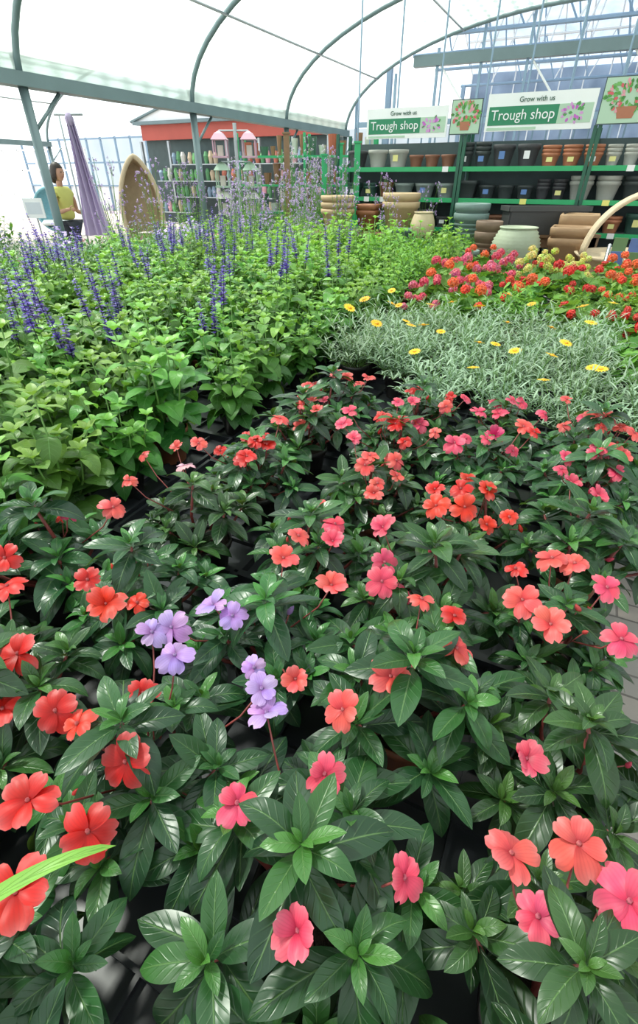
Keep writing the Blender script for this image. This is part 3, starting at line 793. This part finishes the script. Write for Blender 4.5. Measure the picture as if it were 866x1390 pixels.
for s in (-1,1): box(B,(-.48,s*.15-.02,.24),(.48,s*.15+.02,.29),M['ceram'],(.06,.06,.06)); box(B,(s*.47-.02,-.16,.24),(s*.47+.02,.16,.29),M['ceram'],(.06,.06,.06))
B.obj('dark_grey_trough',False,Matrix.Translation((2.72,6.84,.931)))
B=MB(); pts=[(.64*math.cos(t),0,.40+.55*math.sin(t)) for t in [math.pi*i/24 for i in range(25)]]
for dy in (-.03,0,.03): tube(B,[(x,y+dy,z) for x,y,z in pts],.022,M['tan'],6)
lathe(B,[(.42,0),(.54,.22),(.63,.40),(.66,.40),(.62,.36)],M['tan'],(0,0,0),24)
B.obj('hooped_basket_planter',True,Matrix.Translation((3.32,5.55,.451)))
table('display_table',2.65,4.1,5.0,5.85,.45)
B=MB()
for i in range(5):
    z=.55+i*.10; y=.0+i*.08
    box(B,(-.6,y,z-.01),(.6,y+.07,z),M['galv'])
    for j in range(9):
        x=-.58+j*.13; c=rng.choice([(.35,.1,.06),(.1,.15,.35),(.45,.3,.1),(.12,.2,.08),(.4,.4,.4),(.25,.1,.2)])
        box(B,(x,y+.03,z),(x+.11,y+.045,z+.11),M['tin'],c)
for x in (-.6,.6): box(B,(x-.015,-.02,0),(x+.015,.0,.55),M['galv']); box(B,(x-.015,.40,0),(x+.015,.42,1.0),M['galv']); tube(B,[(x,-.01,.55),(x,.41,1.0)],.012,M['galv'],6)
B.obj('seed_packet_rack',False,Matrix.Translation((3.0,4.35,0))@Matrix.Rotation(-.45,4,'Z'))

# ------------------------------------------------------------ background left and centre
B=MB(); S0,S1=-16.5,-8.3
box(B,(S0,17,0),(S1,17.1,3.2),M['dkback'])
box(B,(S0,16.8,2.65),(S1,16.9,3.1),M['red'])
box(B,(S0-.2,16.6,3.1),(S1+.2,17.2,3.2),M['frame'])
for i in range(7): box(B,(S0+.1+i*1.3,16.5,0),(S0+.18+i*1.3,16.6,2.6),M['galv'])
for i in range(11):
    for z in (.4,.9,1.4,1.9):
        x=S0+.2+i*.72
        if rng.random()<.25: continue
        for j in range(3): lathe(B,[(.07,z),(.1,z+rng.uniform(.1,.3)),(.05,z+rng.uniform(.3,.4))],M['tin'],(x+.1+j*.2,16.4,0),8,rng.choice([(.35,.1,.06),(.1,.3,.1),(.4,.32,.22),(.45,.45,.42),(.15,.22,.3),(.06,.2,.08),(.5,.25,.3)]))
        box(B,(x-.02,16.25,z-.03),(x+.68,16.55,z),M['galv'])
V=np.array([(S0-.2,16.7,3.2),(S1-2,16.7,3.2),(S0+2.2,16.7,3.8)],float)
B.add((V,np.array([0,1,2]),np.array([3]),np.array([(0,0),(1,0),(.5,1)],float)),M['white'])
tube(B,[(S0-.3,16.65,3.2),(S0+2.2,16.65,3.83),(S1-1.9,16.65,3.2)],.05,M['frame'],6)
B.obj('shop_front',False,SITE)
B=MB()
box(B,(-30,22,0),(-13,22.1,1.1),M['white'])
for i in range(17): box(B,(-30+i,21.9,0),(-29.94+i,22,3.2),M['blue'])
for z in (1.1,2.1,3.1): box(B,(-30,21.9,z),(-13,22,z+.07),M['blue'])
for i in range(9): box(B,(-25+i*.9,15,0),(-24.94+i*.9,15.06,2.4),M['white'])
for z in (.9,1.7,2.35): box(B,(-25,15,z),(-17.7,15.06,z+.05),M['white'])
box(B,(-30,26,0),(-6,26.1,3.4),simple('pale_boundary_cladding',(.55,.62,.66),.6,0,.25,.6))
B.obj('wall_far',False,SITE)
for (X,Y,h,mt) in ((-.46,8.6,2.0,'wood'),(.077,8.4,1.75,'green'),(.316,9.0,1.9,'green'),(.549,8.6,1.9,'green')):
    B=MB(); box(B,(-.04,-.04,0),(.04,.04,h),M[mt]); box(B,(-.055,-.055,h),(.055,.055,h+.02),M[mt]); box(B,(-.09,-.09,0),(.09,.09,.03),M[mt])
    B.obj('display_post',False,Matrix.Translation((X,Y,0)))
B=MB()
for z in (.6,1.0,1.4,1.8):
    box(B,(-1.6,0,z-.03),(.7,.4,z),M['green'])
    x=-1.55
    while x<.6:
        w=rng.uniform(.08,.16); h=rng.uniform(.12,.3); lathe(B,[(w*.35,0),(w*.5,h),(w*.42,h)],M['tin'],(x+w/2,.2,z),10,rng.choice([(.4,.1,.05),(.4,.28,.16),(.05,.12,.08),(.1,.3,.12),(.5,.5,.45),(.25,.12,.06)])); x+=w+.03
for x in (-1.6,-.45,.7): box(B,(x-.02,0,0),(x+.02,.04,2.1),M['green']); box(B,(x-.02,.38,0),(x+.02,.42,2.1),M['green'])
B.obj('goods_rack',False,Matrix.Translation((.2,9.8,0))@Matrix.Rotation(-.2,4,'Z'))
B=MB()
tube(B,[(0,0,0),(0,0,2.1)],.025,M['galv'],8); box(B,(-.25,-.25,0),(.25,.25,.04),M['galv'])
for i,(z,c) in enumerate(((1.05,(.45,.45,.4)),(1.38,(.28,.40,.30)),(1.72,(.5,.30,.38)))):
    for dx in (-.22,.18):
        box(B,(dx-.1,-.1,z),(dx+.1,.1,z+.02),M['tin'],c)
        for sx in (-.09,.08):
            for sy in (-.09,.08): box(B,(dx+sx,sy,z),(dx+sx+.015,sy+.015,z+.2),M['tin'],c)
        lathe(B,[(.15,z+.2),(.08,z+.27),(.01,z+.3)],M['tin'],(dx,0,0),4,c)
        box(B,(dx-.035,-.035,z+.02),(dx+.035,.035,z+.14),M['tin'],(.5,.45,.4))
    tube(B,[(-.22,0,z+.3),(.18,0,z+.3)],.01,M['galv'],6)
B.obj('lantern_display_stand',False,Matrix.Translation((-1.137,8.3,0)))
B=MB()
def hood(t,s=0.):
    q=(t-.5)*2; z=.45+1.38*(1-abs(q)**1.4); x=.40*math.copysign(abs(math.sin(min(1,abs(q)*1.05)*math.pi*.62)),q)
    return x*(1-.12*s), z*(1-.05*s)+.02
def fa(s,c):
    x,z=hood(c,s); return (x, s*.6, z)
B.add(grid_t(6,40,fa),M['tan'])
tube(B,[(hood(i/40)[0],0,hood(i/40)[1]) for i in range(41)],.045,M['tan'],8)
box(B,(-.38,.05,.42),(.38,.58,.47),M['tan'])
def fb(s,c):
    x,z=hood(c,1.); return (x*s,.6,.5+(z-.5)*s)
B.add(grid_t(6,40,fb),M['tan'])
for x in (-.40,.35):
    box(B,(x,.0,0),(x+.05,.05,.5),M['tan']); box(B,(x,.55,0),(x+.05,.6,.5),M['tan'])
B.obj('garden_arbour_seat',True,Matrix.Translation((-3.72,12.,0))@Matrix.Rotation(.35,4,'Z'))
DR=simple('lilac_fabric',(.50,.41,.60),.8,0,.1,3)
B=MB()
def fd(s,c):
    w=.05+.13*s+.03*s*s; x=(c-.5)*2*w+.06*s; return (x, .04*math.sin(c*25)+.03*math.sin(c*9+s*4), 2.2-1.45*s)
B.add(grid_t(20,60,fd),DR); tube(B,[(-.2,0,2.22),(.2,0,2.22)],.012,M['galv'],6)
lathe(B,[(.04,2.1),(.06,2.18),(.03,2.24)],DR,(0,0,0),12)
tube(B,[(-.16,.06,0),(-.16,.06,2.22)],.012,M['galv'],6); box(B,(-.3,-.1,0),(-.05,.2,.02),M['galv'])
B.obj('hanging_lilac_drape',True,Matrix.Translation((-3.50,8.7,0)))
CH=simple('pale_blue_wicker',(.24,.48,.56),.6,0,.2,30,.4)
B=MB()
def fc(s,c):
    t=c*2*math.pi; r=.38*math.sin(s*math.pi*.5); return (r*math.cos(t), .25*(1-s*s), .95+r*math.sin(t))
B.add(grid_t(8,24,fc),CH); tube(B,[(.38*math.cos(i*.2618),0,.95+.38*math.sin(i*.2618)) for i in range(25)],.025,CH,8)
for a in (.6,2.2,3.8,5.4): tube(B,[(0,.1,.62),(.3*math.cos(a),.1+.3*math.sin(a),0)],.018,M['galv'],6)
lathe(B,[(.001,.68),(.28,.68),(.3,.72),(.25,.77),(.001,.77)],M['white'],(0,.02,0),16)
B.obj('round_wicker_chair',True,Matrix.Translation((-5.5,11.8,0)))
B=MB(); box(B,(-.14,0,1.0),(.14,.02,1.25),M['white']); box(B,(-.11,-.003,1.05),(.11,0,1.2),M['tin'],(.6,.65,.7)); tube(B,[(0,.02,0),(0,.02,1.0)],.012,M['galv'],6); box(B,(-.12,-.1,0),(.12,.12,.02),M['galv'])
B.obj('price_sign_stand',False,Matrix.Translation((-4.2,8.4,0)))

# ------------------------------------------------------------ person
SK=simple('skin',(.50,.27,.18),.5,0,.05,8); HAIR=simple('dark_brown_hair',(.025,.014,.010),.5,0,.3,60)
TOP=simple('yellow_green_top',(.60,.58,.16),.8,0,.08,10); TRO=simple('dark_trousers',(.03,.035,.05),.8,0,.1,10); SHOE=simple('shoe',(.03,.02,.02),.5); EYE=simple('eye_dark',(.02,.02,.02),.2); LIP=simple('lips',(.4,.12,.1),.5)
def skin(name,vs,es,mat,parent,sub=2):
    me=bpy.data.meshes.new(name); me.from_pydata([v[:3] for v in vs],es,[]); me.materials.append(mat)
    o=mkobj(name,me,None,parent)
    m=o.modifiers.new('skin','SKIN'); m.use_smooth_shade=True
    sv=me.skin_vertices[0].data
    for i,v in enumerate(vs):
        r=v[3]; sv[i].radius=(r,v[4] if len(v)>4 else r); sv[i].use_root=(i==0)
    s=o.modifiers.new('sub','SUBSURF'); s.levels=sub; s.render_levels=sub
    return o
pe=empty('woman_shopper',Matrix.Translation((-3.98,8.95,0))@Matrix.Rotation(-.3,4,'Z'))
skin('top',[(0,0,.93,.125,.155),(.0,0,1.05,.105,.135),(.01,0,1.2,.115,.15),(.0,0,1.31,.10,.15),(-.01,0,1.38,.06,.07),(0,.15,1.34,.055),(0,-.15,1.34,.055),(.02,.19,1.24,.05),(.02,-.19,1.24,.05)],[(0,1),(1,2),(2,3),(3,4),(3,5),(3,6),(5,7),(6,8)],TOP,pe)
skin('trousers',[(0,0,.90,.125,.15),(0,.085,.84,.09),(0,-.085,.84,.09),(.03,.09,.5,.06),(-.03,-.09,.5,.06),(.05,.09,.1,.045),(-.12,-.09,.12,.045)],[(0,1),(0,2),(1,3),(2,4),(3,5),(4,6)],TRO,pe)
for s,x in ((1,.05),(-1,-.12)): skin('shoe',[(x-.04,.09*s,.045,.04),(x+.06,.09*s,.04,.04),(x+.15,.09*s,.03,.028)],[(0,1),(1,2)],SHOE,pe,1)
skin('neck',[(-.01,0,1.34,.048),(.0,0,1.42,.046),(.02,0,1.48,.05)],[(0,1),(1,2)],SK,pe)
for s in (1,-1):
    el=(.02,.22*s,1.05); wr=(.22,.19*s,1.02 if s>0 else 1.1)
    skin('arm',[(.02,.185*s,1.26,.042),(.02,.205*s,1.16,.038),(*el,.033),(.13,.205*s,(el[2]+wr[2])/2,.03),(*wr,.022),(wr[0]+.04,wr[1],wr[2],.026,.018)],[(0,1),(1,2),(2,3),(3,4),(4,5)],SK,pe)
    for f,(dz,ln) in enumerate(((.022,.055),(.008,.065),(-.006,.06),(-.02,.045))):
        b=(wr[0]+.06,wr[1],wr[2]+dz*.8)
        skin('finger',[(*b,.009),(b[0]+ln*.5,b[1]-.006*s,b[2]-.004,.0085),(b[0]+ln*.85,b[1]-.022*s,b[2]-.01,.0075)],[(0,1),(1,2)],SK,pe,1)
    skin('thumb',[(wr[0]+.02,wr[1]-.012*s,wr[2]+.02,.010),(wr[0]+.045,wr[1]-.03*s,wr[2]+.04,.009),(wr[0]+.065,wr[1]-.035*s,wr[2]+.045,.008)],[(0,1),(1,2)],SK,pe,1)
def fh(s,c):
    th=math.pi*s; ph=2*math.pi*c; x=.092*math.sin(th)*math.cos(ph); y=.074*math.sin(th)*math.sin(ph); z=.115*math.cos(th)
    if z<0: y*=1-.25*(-z/.115); 
    if math.cos(ph)>0.0 and z<0: x*=1-.12*(-z/.115)
    fr=max(0,math.cos(ph))**30
    x+=.024*fr*math.exp(-((z+.018)/.018)**2)+.010*max(0,math.cos(ph))**18*math.exp(-((z+.095)/.02)**2)-.006*math.exp(-((z-.005)/.014)**2)*max(0,math.cos(ph))**4
    return (x,y,z)
def ell(rx,ry,rz): return grid_t(12,16,lambda a,c:(rx*math.sin(math.pi*a)*math.cos(6.2832*c),ry*math.sin(math.pi*a)*math.sin(6.2832*c),rz*math.cos(math.pi*a)))
B=MB(); B.add(grid_t(36,48,fh),SK,p=(.03,0,1.56))
for s in (1,-1):
    B.add(ell(.008,.011,.007),EYE,p=(.112,.03*s,1.565)); B.add(ell(.018,.008,.03),SK,p=(.025,.075*s,1.55))
B.add(ell(.008,.022,.007),LIP,p=(.108,0,1.505))
B.obj('head',True,parent=pe)
def fhair(s,c):
    th=math.pi*s*.78; ph=2*math.pi*c; k=math.cos(ph)
    if k>.15: th*= 1-.52*min(1,(k-.15)/.4)
    return (.108*math.sin(th)*k-.008, .088*math.sin(th)*math.sin(ph), .13*math.cos(th))
B=MB(); B.add(grid_t(20,40,fhair),HAIR,p=(.022,0,1.565)); B.add(ell(.05,.055,.08),HAIR,p=(-.075,0,1.50))
B.obj('hair',True,parent=pe)

# ------------------------------------------------------------ light, world, camera
w=bpy.data.worlds.new('World'); bpy.context.scene.world=w; w.use_nodes=True
nt=w.node_tree; bg=nt.nodes['Background']; tc=nt.nodes.new('ShaderNodeTexCoord'); sp=nt.nodes.new('ShaderNodeSeparateXYZ'); nt.links.new(tc.outputs['Generated'],sp.inputs[0])
cr=nt.nodes.new('ShaderNodeValToRGB'); nt.links.new(sp.outputs[2],cr.inputs[0]); cr.color_ramp.elements[0].color=(.88,.94,1,1); cr.color_ramp.elements[1].color=(.92,.98,1,1)
nt.links.new(cr.outputs[0],bg.inputs[0]); bg.inputs[1].default_value=1.55
sd=bpy.data.lights.new('sun','SUN'); sd.energy=9.0; sd.angle=math.radians(5); sd.color=(1,.96,.88)
so=bpy.data.objects.new('sun',sd); bpy.context.scene.collection.objects.link(so); so.rotation_euler=Vector((.55,-.30,-1)).to_track_quat('-Z','Y').to_euler()
cam=bpy.data.cameras.new('camera'); co=bpy.data.objects.new('camera',cam); bpy.context.scene.collection.objects.link(co)
PT=math.radians(34.7)
cam.sensor_fit='VERTICAL'; cam.sensor_height=36; cam.lens=16.99; cam.clip_start=.02; cam.clip_end=200
co.location=(0,0,1.5); co.rotation_euler=(math.pi/2-PT,0,0)
bpy.context.scene.camera=co
vs=bpy.context.scene.view_settings; vs.view_transform='Standard'; vs.look='None'; vs.exposure=0.35
